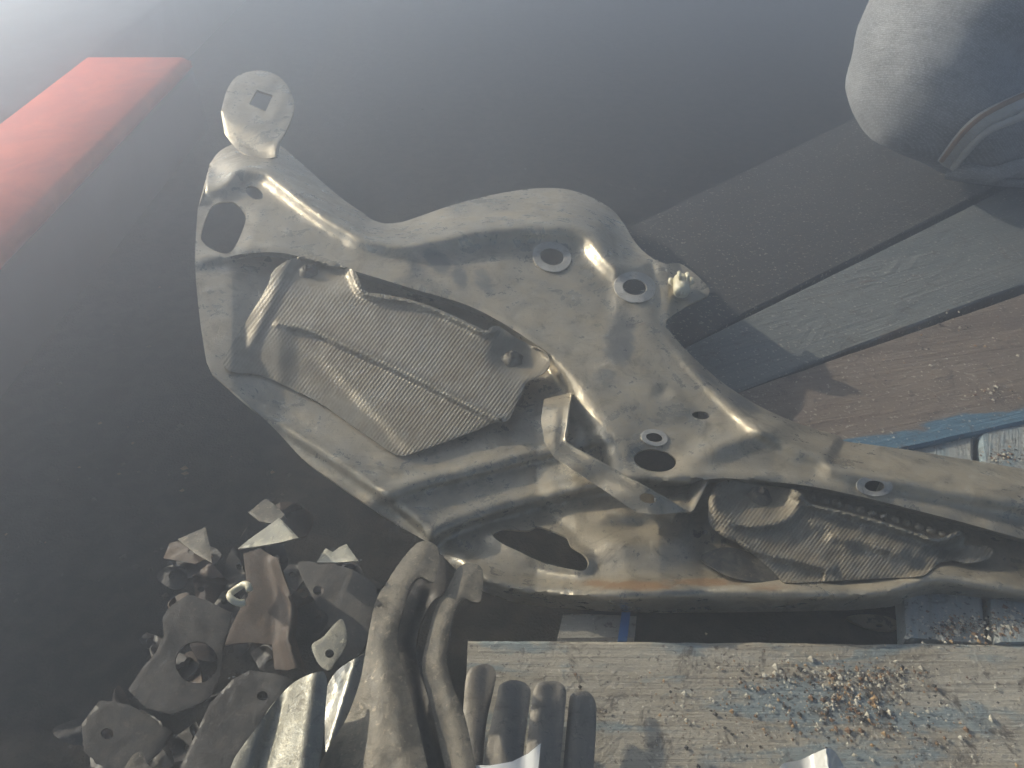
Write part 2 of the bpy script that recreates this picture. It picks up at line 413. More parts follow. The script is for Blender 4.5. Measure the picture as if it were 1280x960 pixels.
for x0, x1, y0, y1 in ((.02, .58, .08, .15), (.36, .66, .44, .52)):
    V = [(x, y, z) for z in (GZ, -.0235) for x, y in ((x0, y0), (x1, y0), (x1, y1), (x0, y1))]
    mesh('stringer', V, [(0,3,2,1),(4,5,6,7),(0,1,5,4),(1,2,6,5),(2,3,7,6),(3,0,4,7)], M['block'], pallet, uv=[(v[0]*10, v[1]*10) for v in V], smooth=False)

def loose(label, q, z, th, m, name='board'):
    pts = [fl(*p, z) for p in q]
    b = Vector(((pts[0][0] + pts[2][0]) / 2, (pts[0][1] + pts[2][1]) / 2, z - th))
    return tag(board(name, pts, z, th, m, base=b, n=60), label, 'board')
# near-left, near-right, far-right, far-left
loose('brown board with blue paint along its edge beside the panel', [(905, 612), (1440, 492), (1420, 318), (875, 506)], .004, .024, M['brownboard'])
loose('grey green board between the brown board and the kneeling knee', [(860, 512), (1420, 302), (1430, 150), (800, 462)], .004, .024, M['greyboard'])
loose('shaded grey board reaching under the bent denim knee', [(797, 461), (1420, 143), (1330, 20), (690, 330)], .004, .024, M['shadeboard'])
bt = thing('bearer', 'dark timber bearer under the loose grey and brown boards', 'timber', (.55, .80, GZ))
V = [(x, y, z) for z in (GZ, -.0205) for x, y in ((.30, .70), (.36, .66), (.62, 1.16), (.56, 1.20))]
BX = [(0,3,2,1),(4,5,6,7),(0,1,5,4),(1,2,6,5),(2,3,7,6),(3,0,4,7)]
mesh('beam', V, BX, M['block'], bt, uv=[(v[0]*10, v[1]*10) for v in V], smooth=False)
V = [(x + .30, y - .06, z) for x, y, z in V]
mesh('beam', V, BX, M['block'], bt, uv=[(v[0]*10, v[1]*10) for v in V], smooth=False)

# grit lying on the boards
def grit():
    V, F, mi = [], [], []
    cl = [(1060, 885, 60, 30, 170), (1000, 850, 70, 22, 120), (1200, 785, 45, 16, 180), (1260, 780, 25, 16, 90), (1100, 845, 60, 14, 110), (940, 880, 180, 55, 160), (1150, 900, 130, 50, 130), (1255, 600-30, 18, 8, 60), (1170, 440, 90, 40, 50), (1240, 490, 40, 10, 40), (1200, 400, 60, 20, 30)]
    for cx, cyy, rx, ry, cnt in cl:
        k = 0
        while k < cnt * 2:
            px, py = rng.normal(cx, rx * .6), rng.normal(cyy, ry * .6); k += 1
            if py > 1000 or px > 1330: continue
            z = .0055 if py < 560 else .0015
            p = FLOOR.v(px, py); p = Vector(Plane((0, 0, z), (0, 0, 1)).at(px, py))
            r = float(min(.0026, .0004 + rng.exponential(.0005))); n0 = len(V)
            for q in ((1,0,0),(-1,0,0),(0,1,0),(0,-1,0),(0,0,1),(0,0,-1)):
                V.append(tuple(p + Vector(q) * r * float(rng.uniform(.5, 1.3)) * (.45 if q[2] else 1)))
            F += [tuple(n0 + i for i in f) for f in ((0,2,4),(2,1,4),(1,3,4),(3,0,4),(2,0,5),(1,2,5),(3,1,5),(0,3,5))]
            mi += [int(rng.choice(4, p=[.35, .25, .25, .15]))] * 8
    for _ in range(700):                      # stones on the dark ground
        px, py = rng.uniform(-60, 1000), rng.uniform(5, 760); p = GROUND.v(px, py); r = float(min(.006, .0012 + rng.exponential(.0011))); n0 = len(V)
        for q in ((1,0,0),(-1,0,0),(0,1,0),(0,-1,0),(0,0,1),(0,0,-1)):
            V.append(tuple(p + Vector(q) * r * float(rng.uniform(.5, 1.3)) * (.6 if q[2] else 1)))
        F += [tuple(n0 + i for i in f) for f in ((0,2,4),(2,1,4),(1,3,4),(3,0,4),(2,0,5),(1,2,5),(3,1,5),(0,3,5))]
        mi += [2 if rng.random() < .85 else 1] * 8
    ms = [simple('grit_pale', (.52, .47, .36), (.62, .57, .46), 90, .9), simple('grit_brown', (.16, .09, .05), (.24, .15, .08), 90, .9),
          simple('grit_dark', (.045, .04, .035), (.08, .07, .06), 90, .9), simple('grit_orange', (.36, .22, .10), (.42, .28, .14), 90, .9)]
    o = mesh('grit', V, F, None, mats=ms, midx=mi, smooth=False)
    tag(o, 'loose sand, rust flakes and crumbs scattered over boards and ground', 'grit', None, 'stuff')
grit()

# ------------------------------------------------------------------ the pressed steel panel
TOP = [(262,205),(276,188),(300,178),(345,180),(372,200),(400,225),(430,250),(455,267),(464,274),(480,279),(500,278),(520,272),(560,258),(600,247),(640,239),(680,235),(710,237),(740,247),(765,262),(780,280),(790,297),(802,312),(817,324)]
TAB = [(832,330),(848,329),(858,334),(872,345),(886,360),(885,369),(874,375),(862,380),(845,391),(833,400)]
RUN = [(832,409),(842,420),(856,436),(880,459),(910,483),(950,508),(1000,530),(1050,545),(1054,551),(1090,556),(1140,563),(1200,573),(1280,584),(1440,606)]
BOT = [(1440,778),(1280,760),(1220,752),(1170,748),(1135,752),(1110,759),(1050,763),(950,765),(850,766),(780,765),(700,760),(640,752),(600,737),(570,712),(540,682),(500,658),(460,632),(420,604),(380,575),(340,533),(300,497),(266,468)]
LEFT = [(258,452),(250,400),(244,330),(247,262)]
top_s, run_s, bot_s = crom(TOP), crom(RUN), crom(BOT)
OUT = np.vstack([top_s, crom(TAB, step=3), run_s, bot_s, crom(LEFT)])
ROLL = np.vstack([top_s, run_s]); LEFT_S = crom([(266,468)] + LEFT + [(262,205)])
L1 = crom([(180,345),(250,330),(300,318),(350,316),(400,328),(440,338),(520,362),(580,380),(620,399),(660,424),(700,452),(735,482),(765,520),(785,560),(800,585),(820,597),(850,603),(900,598),(950,601),(1000,606),(1060,617),(1130,634),(1200,652),(1280,674),(1440,715)])
R1 = crom([(440,642),(515,611),(600,590),(690,566),(780,545)])
R2 = crom([(520,690),(556,662),(600,645),(640,633),(700,618),(770,604),(860,600)])
RIDGE = crom([(560,700),(600,724),(650,737),(720,742),(800,741),(900,738),(1000,741),(1070,742),(1120,736),(1165,722),(1220,728),(1280,738),(1440,752)])
OVAL = crom([(615,668),(627,661),(659,663),(671,658),(690,663),(709,672),(713,682),(730,693),(736,704),(730,713),(709,711),(677,703),(646,688),(627,679)], True)
BIG = ell(819, 576, 27, 14, 8)
RECT = crom([(251,296),(262,262),(272,254),(292,253),(306,268),(306,280),(294,308),(283,317),(262,310)], True)
HOLES = [ell(690,320,15.5,11,18), ell(793,358,15.5,10.5,10), ell(876,519,11,5,6), ell(818,546,11,6,10), BIG, ell(1092,607,13,7,5), ell(318,241,12,7,30), OVAL, RECT]
LOWER_CREASE = crom([(255,480),(330,520),(420,575),(500,630),(545,668)])
def hpanel(X, Y):
    d = pdist(X, Y, ROLL)
    wv = np.interp(X, [250,330,450,480,560,690,770,800,822,890,950,1060,1280,1440], [34,44,34,32,46,60,46,26,10,20,34,46,54,54])
    rv = np.interp(X, [250,330,450,480,560,690,770,800,822,890,950,1060,1280,1440], [.020,.040,.032,.030,.044,.060,.046,.018,.001,.010,.022,.034,.042,.042])
    tabm = sstep(318, 330, Y) * sstep(815, 832, X) * (1 - sstep(398, 412, Y))
    h = -rv * np.clip((wv - d) / wv, 0, 1) ** 1.9 * (1 - tabm)
    h += -.006 * tabm * sstep(834, 850, X)
    h += .37 * rv * np.exp(-((d - wv * .75) / (wv * .34)) ** 2) * (1 - tabm)           # soft bead behind the roll, shape heightened to catch sun highlights
    # the step down into the trough
    s = below(X, Y, L1)
    wd = np.interp(X, [300,600,680,725,770,800,822,870,1280], [6,6,12,44,64,44,12,5,5])
    dep = np.interp(X, [180,240,290,320,350,560,670,720,780,825,880,1000,1280,1440], [.0,.001,.006,.016,.022,.026,.026,.015,.011,.012,.022,.022,.020,.018])
    st = sstep(0, 1, s / wd)
    h -= dep * st
    h += .0016 * np.exp(-((s + 6) / 6) ** 2) * (1 - sstep(660, 700, X) * (1 - sstep(815, 850, X)))
    b = below(X, Y, R1); msk = sstep(430, 520, X) * (1 - sstep(700, 790, X))
    h -= .007 * sstep(0, 9, b) * msk * (1 - sstep(.9, 1, 0 * X))
    h += .003 * np.exp(-((b + 8) / 8) ** 2) * msk
    b = below(X, Y, R2); msk = sstep(505, 560, X) * (1 - sstep(790, 1000, X))
    h -= .014 * sstep(0, 12, b) * msk
    h += .003 * np.exp(-((b + 8) / 8) ** 2) * msk
    h += .004 * np.exp(-((below(X, Y, R2) - 70) / 30) ** 2) * msk
    # lower ridge and its turned-down lip
    dr = below(X, Y, RIDGE); m2 = sstep(540, 600, X)
    h += .014 * np.exp(-(dr / 15) ** 2) * m2
    db = pdist(X, Y, bot_s)
    h -= .022 * np.clip((19 - db) / 19, 0, 1) ** 1.7 * m2
    lc = below(X, Y, LOWER_CREASE)
    h -= (.010 * sstep(-6, 22, lc)) * (1 - sstep(520, 560, X))
    h += .004 * np.exp(-(lc / 9) ** 2) * (1 - sstep(520, 560, X))
    # shallow scoop below the bracket end
    h -= .008 * np.exp(-(((X - 790) / 40) ** 2 + ((Y - 660) / 12) ** 2))
    h += .004 * np.exp(-(pdist(X, Y, OVAL, True) / 6) ** 2)
    h -= .002 * np.exp(-(pdist(X, Y, BIG, True) / 6) ** 2)
    h -= .0028 * np.exp(-(((X - 828) / 10) ** 2 + ((Y - 492) / 9) ** 2))              # dimple
    h -= .0012 * np.exp(-(pdist(X, Y, HOLES[2], True) / 5) ** 2) 
    # collar bulge on the long rail
    h += .006 * np.exp(-(((X - 930) * .35 + (Y - 545) * .94) / 16) ** 2) * sstep(850, 900, X) * (1 - sstep(1010, 1080, X))
    # left dish round the shield corner
    h -= .0015 * np.exp(-(pdist(X, Y, RECT, True) / 9) ** 2)
    nz = np.array([noise.fractal(Vector((x / 75, y / 75, 3)), 1, 2, 4) for x, y in zip(X, Y)])
    return h + nz * .0011
root = thing('steel_panel', 'large pressed steel car body panel with rolled upper edge and heat shields', 'car panel', (.05, .47, 0.0))
PSTAIN = {'blue': [(545,325,26,14,40,1), (575,345,12,22,-20,.8), (605,352,14,24,-30,.8), (775,425,24,40,10,1), (760,470,22,22,0,.7), (880,470,30,12,40,.7), (930,505,30,12,35,.8), (520,335,12,20,-20,.7), (620,300,40,12,-15,.45), (800,510,30,12,20,.4), (700,690,60,30,0,.3)],
          'rust': [(790,732,75,7,0,1), (880,728,60,6,0,1), (960,735,40,6,0,.7), (740,730,30,7,0,.8), (1215,695,26,10,0,.5), (700,493,22,5,-15,.6), (800,405,16,5,0,.5), (868,345,14,5,40,.5), (500,655,10,5,30,.6), (846,498,12,6,-30,.4)]}
def offs(line, d):
    T = np.gradient(line, axis=0); T /= np.linalg.norm(T, axis=1)[:, None]
    return line + np.stack([-T[:, 1], T[:, 0]], -1) * d
LA = L1[L1[:, 0] < 700]; LB = L1[L1[:, 0] > 845]
sheet('pressing', OUT, PP, M['panel'], root, HOLES, hpanel, 4.2, .0018, PSTAIN, creases=[LA, LB, offs(LA, 6)[::1], offs(LB, 5)])
def on(px, py, dh=0.0, pl=None, f=None):
    return Vector((pl or PP).at(px, py, float((f or hpanel)(np.array([px], float), np.array([py], float))[0]) + dh))
def washer(cx, cyy, rx, ry, ix, iy, ang, dh=.0016):
    V, F, n = [], [], 32
    h0 = float(np.median(hpanel(*ell(cx, cyy, rx, ry, ang, 24).T)))
    dh *= .55; prof = [(1.03, -.002), (1.0, dh * .5), (.96, dh), (0.03, dh), (-.01, dh * .6), (-.03, -.0045)]
    for s, dz in prof:
        e = ell(cx, cyy, ix + (rx - ix) * s, iy + (ry - iy) * s, ang, n)
        V += PP.at(e[:, 0], e[:, 1], hpanel(e[:, 0], e[:, 1]) * .8 + h0 * .2 + dz + .0006).tolist()
    for i in range(len(prof) - 1):
        for k in range(n): F.append((i*n+k, i*n+(k+1) % n, (i+1)*n+(k+1) % n, (i+1)*n+k))
    return mesh('washer', V, F, M['zinc'], root, smooth=False)
washer(690, 321, 24.5, 19, 15, 10.5, 12); washer(793.5, 359, 26.5, 19.5, 15, 10, 8)
washer(818, 547, 17, 10.5, 10.5, 5.8, 10, .0008); washer(1093, 607.5, 23, 13, 12.5, 6.8, 4, .0008)
# flanged collar of the big oval hole
n = 30; V, F = [], []
for s, dz in ((1.12, -.003), (1.03, -.0005), (.97, -.003), (.95, -.014)):
    e = ell(819, 576, 27 * s, 14 * s, 8, n); V += [tuple(on(p[0], p[1], dz)) for p in e]
for i in range(3):
    for k in range(n): F.append((i*n+k, i*n+(k+1) % n, (i+1)*n+(k+1) % n, (i+1)*n+k))
mesh('hole_collar', V, F, M['panel'], root)

# ear with a square hole at the panel's upper corner
EAR = np.vstack([crom([(276,140),(284,112),(297,95),(322,88),(346,94),(361,110),(368,132),(362,154),(350,177)], step=3), crom([(346,196),(322,198),(296,186),(280,166)], step=3)])
def hear(X, Y):
    u = (X - 312) * -.45 + (Y - 158) * .89
    d = pdist(X, Y, EAR, True)
    return .006 - .012 * sstep(-4, 34, u) - .0008 * np.clip((4 - d) / 4, 0, 1) + .0008 * np.sin(X / 7 + Y / 9) * np.exp(-((X - 350) / 14) ** 2)
ear = sheet('mounting_ear', EAR, PP, M['panel'], root, [dens([(321,112),(341,119),(332,139),(311,130)], 4)], hear, 3, .003)
ear['label'] = 'rounded ear with a square hole'

# heat shields
def nut(px, py, plane, f, r, parent, seed):
    c = on(px, py, 0, plane, f); V, F = [], []; nn = Vector(plane.n); a = nn.orthogonal().normalized(); b = nn.cross(a); k = 14
    lv = [(1.5, -.001), (1.35, .0012), (1.05, .0026), (.85, .0052), (.55, .0060), (.38, .0050), (.34, .0085), (.05, .0088)]
    for s, z in lv:
        for i in range(k):
            t = 2 * math.pi * i / k; j = 1 + .42 * noise.noise(Vector((math.cos(t) * 2 + seed, math.sin(t) * 2, z * 300)))
            V.append(tuple(c + (a * math.cos(t) + b * math.sin(t)) * r * s * j + nn * z * (1 + .25 * noise.noise(Vector((i * .7, z * 500, seed))))))
    for i in range(len(lv) - 1):
        for q in range(k): F.append((i*k+q, i*k+(q+1) % k, (i+1)*k+(q+1) % k, (i+1)*k+q))
    F.append(tuple((len(lv)-1)*k+q for q in range(k)))
    return mesh('nut', V, F, M['bar'], parent)
S1 = crom([(335,356),(339,343),(346,334),(366,323),(396,320),(422,329),(443,339),(449,350),(456,364),(480,368),(511,374),(547,386),(583,402),(606,413),(614,408),(624,408),(648,424),(677,438),(687,448),(687,458),(680,466),(660,477),(652,490),(643,510),(635,525),(619,528),(590,540),(508,569),(490,566),(468,551),(440,532),(405,507),(365,486),(330,470),(310,466),(292,465),(279,455),(290,430),(310,398)], True, 3)
C1 = crom([(350,408),(385,414),(430,434),(500,466),(560,496),(620,527)])
LIP = crom([(443,340),(456,364),(511,374),(547,386),(583,402),(606,413),(622,409)])
def hshield1(X, Y):
    base = -.006 - .010 * sstep(0, 1, (Y - 330 - (X - 340) * .32) / 170)
    h = base.copy()
    rt = np.exp(-(((X - 650) / 34) ** 2 + ((Y - 447) / 22) ** 2) ** 2)               # flat right tab, lower
    lt = np.exp(-(((X - 392) / 42) ** 2 + ((Y - 344) / 22) ** 2) ** 2)
    h += .006 * (1 - np.maximum(rt, lt)) * np.clip(1 - (Y - 330 - (X - 340) * .32) / 150, 0, 1)
    h -= .003 * rt
    c = below(X, Y, C1); h -= .0036 * sstep(0, 5, c) * sstep(345, 375, X); h += .0022 * np.exp(-((c + 4) / 4) ** 2)
    d = pdist(X, Y, LIP); h += .007 * np.exp(-((d - 2.5) / 5) ** 2) * (1 - .8 * sstep(612, 626, X))
    de = pdist(X, Y, S1, True); h -= .0006 * np.clip((3 - de) / 3, 0, 1)
    c2 = below(X, Y, crom([(380,432),(420,480),(470,540),(500,570)])); h -= .004 * sstep(-6, 10, pdist(X, Y, [(385,432),(430,480),(480,530)]) * 0 + (c2 * 0 + ((X - 385) * -.72 + (Y - 432) * .69))) * sstep(430, 470, Y) * .6
    h += .003 * np.exp(-(((X - 322) * .9 + (Y - 410) * .42) / 8) ** 2)
    nz = np.array([noise.fractal(Vector((x / 28, y / 28, 9)), 1, 2, 3) for x, y in zip(X, Y)])
    return np.maximum(h + nz * .0003, hpanel(X, Y) + .0025)
FL1 = {'flat': [(652,446,34,22,25,1.3), (388,342,42,17,12,1.3), (310,440,34,40,20,.75), (360,455,30,30,0,.4), (530,378,80,6,20,1), (345,445,60,30,25,.8), (435,510,70,24,35,.75), (500,550,40,12,-15,.6)]}
s1 = sheet('heat_shield', S1, PP, M['shield'], root, (), hshield1, 3.0, .0008, FL1)
s1['label'] = 'larger ribbed foil heat shield near the square-holed ear'
nut(640, 449, PP, hshield1, .0075, s1, 1); nut(385, 340, PP, hshield1, .0075, s1, 5)
n = 10
def tabclip(px, py, parent):
    pts = [(px - 16, py - 10), (px - 2, py - 12), (px + 18, py + 6), (px + 14, py + 16), (px - 8, py + 4)]
    return sheet('clip_tab', crom(pts, True, 3), PP, M['bar'], parent, (), lambda X, Y: hshield1(np.clip(X, 0, 440), Y) * 0 - .016, 4, .0015)

S2 = crom([(885,640),(887,620),(896,606),(912,600),(942,605),(970,609),(992,612),(999,615),(1006,624),(1015,630),(1050,638),(1090,648),(1140,664),(1172,674),(1186,668),(1200,664),(1206,672),(1205,681),(1222,682),(1237,684),(1241,692),(1232,700),(1208,704),(1190,700),(1174,704),(1162,714),(1152,720),(1103,723),(1040,726),(981,728),(970,718),(955,704),(942,694),(922,680),(900,668),(888,655)], True, 3)
LIP2 = crom([(994,613),(1006,625),(1015,631),(1050,639),(1090,649),(1140,665),(1172,675),(1198,666)])
def hshield2(X, Y):
    h = -.006 - .006 * sstep(600, 725, Y) + 0 * X
    d = pdist(X, Y, LIP2); h += .007 * np.exp(-((d - 1.5) / 4.5) ** 2)
    bowl = np.exp(-(((X - 945) / 40) ** 2 + ((Y - 622) / 20) ** 2) ** 2); h -= .006 * bowl
    h += .005 * np.exp(-((((X - 945) / 52) ** 2 + ((Y - 628) / 30) ** 2 - 1) / .35) ** 2) * (Y > 618)
    h -= .007 * np.exp(-(((X - 1185) / 24) ** 2 + ((Y - 688) / 12) ** 2))
    cr = below(X, Y, crom([(905,665),(950,690),(1000,702),(1040,712)])); h += .003 * np.exp(-(cr / 6) ** 2) * (X < 1045) - .003 * sstep(0, 8, cr) * (X < 1030)
    cr = below(X, Y, crom([(1040,672),(1090,680),(1140,700)])); h += .0025 * np.exp(-(cr / 7) ** 2) * (X > 1030) * (X < 1150)
    cr = pdist(X, Y, [(1010,650),(1060,672),(1125,690)]); h += .003 * np.exp(-(cr / 8) ** 2)
    de = pdist(X, Y, S2, True); h -= .0006 * np.clip((3 - de) / 3, 0, 1)
    nz = np.array([noise.fractal(Vector((x / 26, y / 20, 21)), 1, 2, 4) for x, y in zip(X, Y)])
    return np.maximum(h + nz * .0013, hpanel(X, Y) + .0025)
s2 = sheet('heat_shield', S2, PP, M['shield'], root, (), hshield2, 3.0, .0008, {'flat': [(945,617,34,13,8,1.1), (1215,690,28,10,8,1), (1060,640,60,5,18,1), (1130,662,50,5,18,1)]})
s2['label'] = 'smaller crumpled foil heat shield on the long rail'
nut(950, 620, PP, hshield2, .0068, s2, 9)
# row of pressed bumps between rail and small shield
for i in range(12):
    t = i / 11; px, py = 1016 + 162 * t, 622 + 46 * t - 2 * math.sin(t * 3)
    c = on(px, py, .0); V, F = [], []; k = 10
    for s, z in ((1, -.001), (.8, .0018), (.4, .0030), (.05, .0033)):
        for q in range(k): V.append((c.x + .0042 * s * math.cos(q * .628), c.y + .0042 * s * math.sin(q * .628), c.z + z))
    for a in range(3):
        for q in range(k): F.append((a*k+q, a*k+(q+1) % k, (a+1)*k+(q+1) % k, (a+1)*k+q))
    mesh('pressed_bump', V, F, M['panel'], root)
# flap under the small shield, its shadow put into a darker steel colour
sheet('lower_flap', crom([(876,697),(884,690),(910,684),(950,696),(974,718),(978,728),(940,727),(910,720),(888,708)], True, 3), PP, M['bar'], root, (), lambda X, Y: -.018 + .003 * np.sin((X - 876) / 33), 4, .0015)

# the angled bracket
BR = dens([(680,499),(700,494),(713,491),(711,520),(707,551),(720,561),(760,583),(814,613),(849,633),(862,639),(823,643),(797,641),(745,606),(692,571),(681,553),(676,525)], 3)
def hbr(X, Y):
    h = .012 - .022 * (1 - sstep(488, 512, Y)) - .014 * sstep(805, 862, X)
    b = pdist(X, Y, [(713,491),(707,551),(760,583),(814,613),(849,633)])
    h += .0022 * np.exp(-(b / 4) ** 2) - .0055 * np.clip((b - 14) / 20, 0, 1)
    return h + .001 * np.sin(X / 17 + Y / 11)
brk = sheet('bracket', BR, PP, M['panel'], root, [ell(810, 623, 11, 6, 12, 18)], hbr, 3, .002, None)
def wall(name, line, htop, hbot, parent, m, n=3, off=(0, 0)):
    P = crom(line, step=4); V, F = [], []
    tops = PP.at(P[:, 0], P[:, 1], htop(P[:, 0], P[:, 1])); nn = PP.n
    for i, p in enumerate(tops):
        for k in range(n + 1):
            s = k / n; q = p - nn * (s * hbot) + np.array([off[0] * s, off[1] * s, 0]); V.append(tuple(q))
    for i in range(len(tops) - 1):
        for k in range(n): F.append((i*(n+1)+k, i*(n+1)+k+1, (i+1)*(n+1)+k+1, (i+1)*(n+1)+k))
    o = mesh(name, V, F, m, parent); md = o.modifiers.new('thickness', 'SOLIDIFY'); md.thickness = .002; md.offset = 0; return o
wall('bracket_flange', [(713,491),(709,530),(707,551),(720,561),(760,583),(814,613),(849,633)], hbr, .030, brk, M['panel'], off=(0, .004))
sheet('bracket_end', crom([(849,633),(862,640),(870,632),(886,596),(868,600),(845,604),(815,601),(800,592),(812,612)], True, 3), PP, M['panel'], brk, (), lambda X, Y: -.004 - .016 * (1 - sstep(0, 20, pdist(X, Y, [(849,634),(864,640),(887,596)]) * -1 + 20)) + .002, 3, .002)

# cream push pin
pin = thing('push_pin', 'cream plastic push pin pushed through the tab of the panel', 'fastener', tuple(on(849, 360)))
a0 = on(851, 350, .009); ax = Vector((-.10, -.90, -.10)).normalized()
V, F = tube([a0 - ax * .002, a0 + ax * .004, a0 + ax * .0045, a0 + ax * .016, a0 + ax * .0205, a0 + ax * .0225, a0 + ax * .0226, a0 + ax * .021], [.0075, .0075, .0088, .0085, .0078, .006, .0022, .002], 18)
mesh('barrel', V, F, M['cream'], pin)
sd = ax.cross(Vector((0, 0, 1))).normalized(); up = sd.cross(ax)
for s, q in ((1, .1), (-1, .3), (.3, 1), (-.5, .9)):
    d = (sd * s + up * q).normalized(); c = a0 + d * .0105 + ax * .003
    V, F = tube([c - ax * .002, c + ax * .004 + d * .001, c + ax * .008 - d * .002], [.0026, .0022, .0008], 6); mesh('wing', V, F, M['cream'], pin)

# ------------------------------------------------------------------ pressed scrap in front of the panel
def rollf(poly, wpx, r, amp=.0015, sc=30, seed=0, extra=None):
    P = np.asarray(poly, float)
    def f(X, Y):
        d = pdist(X, Y, P, True); h = -r * np.clip((wpx - d) / wpx, 0, 1) ** 2
        h += np.array([noise.fractal(Vector((x / sc / 1.6, y / sc / 1.6, seed)), 1, 2, 3) for x, y in zip(X, Y)]) * amp * .4
        return h + (extra(X, Y) if extra else 0)
    return f
def scrap(name, label, cat, pts, z, nx, ny, m, holes=(), wpx=10, r=.006, amp=.002, extra=None, step=4, sc=30, group=None, smooth=True, thick=.0016, zat=None):
    o = crom(pts, True, 4) if smooth else dens(pts, 4)
    wpx = 3; r = .0003; thick = .0013; amp *= .5
    c = zat or o.mean(0); pl = zplane(c[0], c[1], z, nx, ny)
    ob = sheet(name, o, pl, m, None, holes, rollf(o, wpx, r, amp, sc, random.random() * 40, extra), step, thick)
    tag(ob, label, cat, group); return ob, pl
# big hooked bar with a wide skirt
b1, _ = scrap('hooked_bar', 'wide olive steel pressing with a hooked top end in the scrap pile', 'scrap part',
  [(520,680),(533,676),(546,683),(549,697),(543,727),(533,724),(524,721),(513,731),(505,760),(498,782),(497,809),(505,839),(520,895),(535,960),(548,1020),(380,1020),(396,965),(411,934),(432,900),(449,855),(456,820),(463,780),(470,750),(484,727),(502,700)],
  .085, -.10, -.02, M['bar'], (), 5, .003, .002, lambda X, Y: .0018 * np.exp(-(pdist(X, Y, [(530,690),(500,740),(480,800),(488,860),(510,960)]) / 16) ** 2) - .012 * sstep(0, 60, 480 - X) * sstep(780, 900, Y))
scrap('curved_rail', 'dark narrow rail squeezed between the two hooked pressings', 'scrap part',
  [(545,698),(554,694),(557,712),(555,740),(540,752),(528,775),(521,800),(521,827),(532,862),(543,897),(557,960),(566,1020),(545,1020),(524,925),(506,850),(497,812),(501,780),(512,742),(524,724),(540,730)],
  .066, -.06, -.02, M['dark'], (), 8, .006, .0012, lambda X, Y: -.003 * np.exp(-(pdist(X, Y, [(535,745),(515,800),(530,880),(550,960)]) / 7) ** 2))
scrap('hooked_strip', 'narrow steel strip with a hooked end beside the wide pressing', 'scrap part',
  [(566,722),(572,710),(583,704),(598,706),(604,716),(603,738),(600,752),(591,752),(581,749),(570,760),(562,790),(558,824),(566,857),(581,895),(595,960),(606,1020),(572,1020),(557,962),(540,888),(528,836),(532,805),(546,755),(556,742)],
  .080, -.12, -.02, M['bar'], (), 5, .003, .0016, lambda X, Y: .0012 * np.exp(-(pdist(X, Y, [(585,720),(552,790),(550,830),(570,900),(585,980)]) / 10) ** 2))
# four rounded ribs
def slat(pts, z, lab):
    o = crom(pts, True, 3); pl = zplane(pts[2][0], 900, z, 0, -.05)
    ex = lambda X, Y: .0012 * np.sin((X - pts[0][0]) / 6.5)
    ob = sheet('slat', o, pl, M['rubber'], None, (), rollf(o, 3, .0008, .0012, 26, pts[0][0], ex), 3.2, .003)
    return tag(ob, lab, 'slat', 'rounded flat slats standing side by side')
slat([(582,850),(588,836),(602,830),(614,832),(620,842),(618,858),(608,905),(603,960),(600,1010),(560,1010),(575,930)], .026, 'shaded narrow slat next to the hooked strip')
slat([(621,872),(625,856),(640,850),(655,853),(663,862),(662,880),(655,935),(650,1010),(600,1010),(609,930)], .034, 'flat grey slat behind the torn white paper')
slat([(666,868),(672,855),(690,851),(703,855),(708,866),(706,890),(700,960),(698,1010),(652,1010),(657,945)], .036, 'broad grey slat between its round topped neighbours')
slat([(711,880),(714,868),(726,864),(738,867),(745,880),(745,910),(742,960),(741,1010),(701,1010),(704,960)], .030, 'brown slat at the end against the pale plank')
# silver sheets
scrap('silver_pressing', 'dull silver curved pressing lying low in the scrap pile', 'scrap part',
  [(290,955),(305,930),(322,908),(340,882),(357,862),(372,850),(390,842),(404,840),(409,852),(407,885),(404,925),(398,962),(390,1015),(280,1015)],
  .085, -.05, -.1, M['olive'], (), 6, .004, .003, lambda X, Y: .006 * np.exp(-(((X - 385) - (Y - 900) * -.15) / 16) ** 2) - .006 * np.exp(-(((X - 345) + (Y - 900) * .3) / 12) ** 2))
scrap('bright_pressing', 'small bright silver curved plate tucked behind the wide olive pressing', 'scrap part',
  [(408,862),(418,842),(432,830),(450,820),(470,812),(474,835),(458,868),(440,905),(424,930),(409,945),(406,905)],
  .060, -.05, -.1, M['silver'], (), 7, .004, .002, lambda X, Y: .008 * np.exp(-(((X - 428) + (Y - 880) * .3) / 10) ** 2))
# dark brackets deep in the pile
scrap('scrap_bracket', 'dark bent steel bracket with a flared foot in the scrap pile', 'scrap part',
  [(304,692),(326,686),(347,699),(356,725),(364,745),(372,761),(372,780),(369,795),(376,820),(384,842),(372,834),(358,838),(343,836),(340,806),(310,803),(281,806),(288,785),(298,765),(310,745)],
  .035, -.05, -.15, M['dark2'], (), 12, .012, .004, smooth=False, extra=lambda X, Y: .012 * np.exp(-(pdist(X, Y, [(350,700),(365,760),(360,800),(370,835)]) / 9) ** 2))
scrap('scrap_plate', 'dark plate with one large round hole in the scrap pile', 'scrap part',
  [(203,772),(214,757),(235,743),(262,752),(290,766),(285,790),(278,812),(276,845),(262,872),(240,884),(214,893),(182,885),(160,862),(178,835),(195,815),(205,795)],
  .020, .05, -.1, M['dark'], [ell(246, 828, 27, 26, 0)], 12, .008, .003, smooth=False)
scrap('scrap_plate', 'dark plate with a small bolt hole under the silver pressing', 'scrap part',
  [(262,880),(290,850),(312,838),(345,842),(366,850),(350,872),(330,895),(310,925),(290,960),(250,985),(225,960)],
  .030, .0, -.1, M['dark'], [ell(328, 870, 7, 6, 0, 16)], 10, .006, .004, smooth=False)
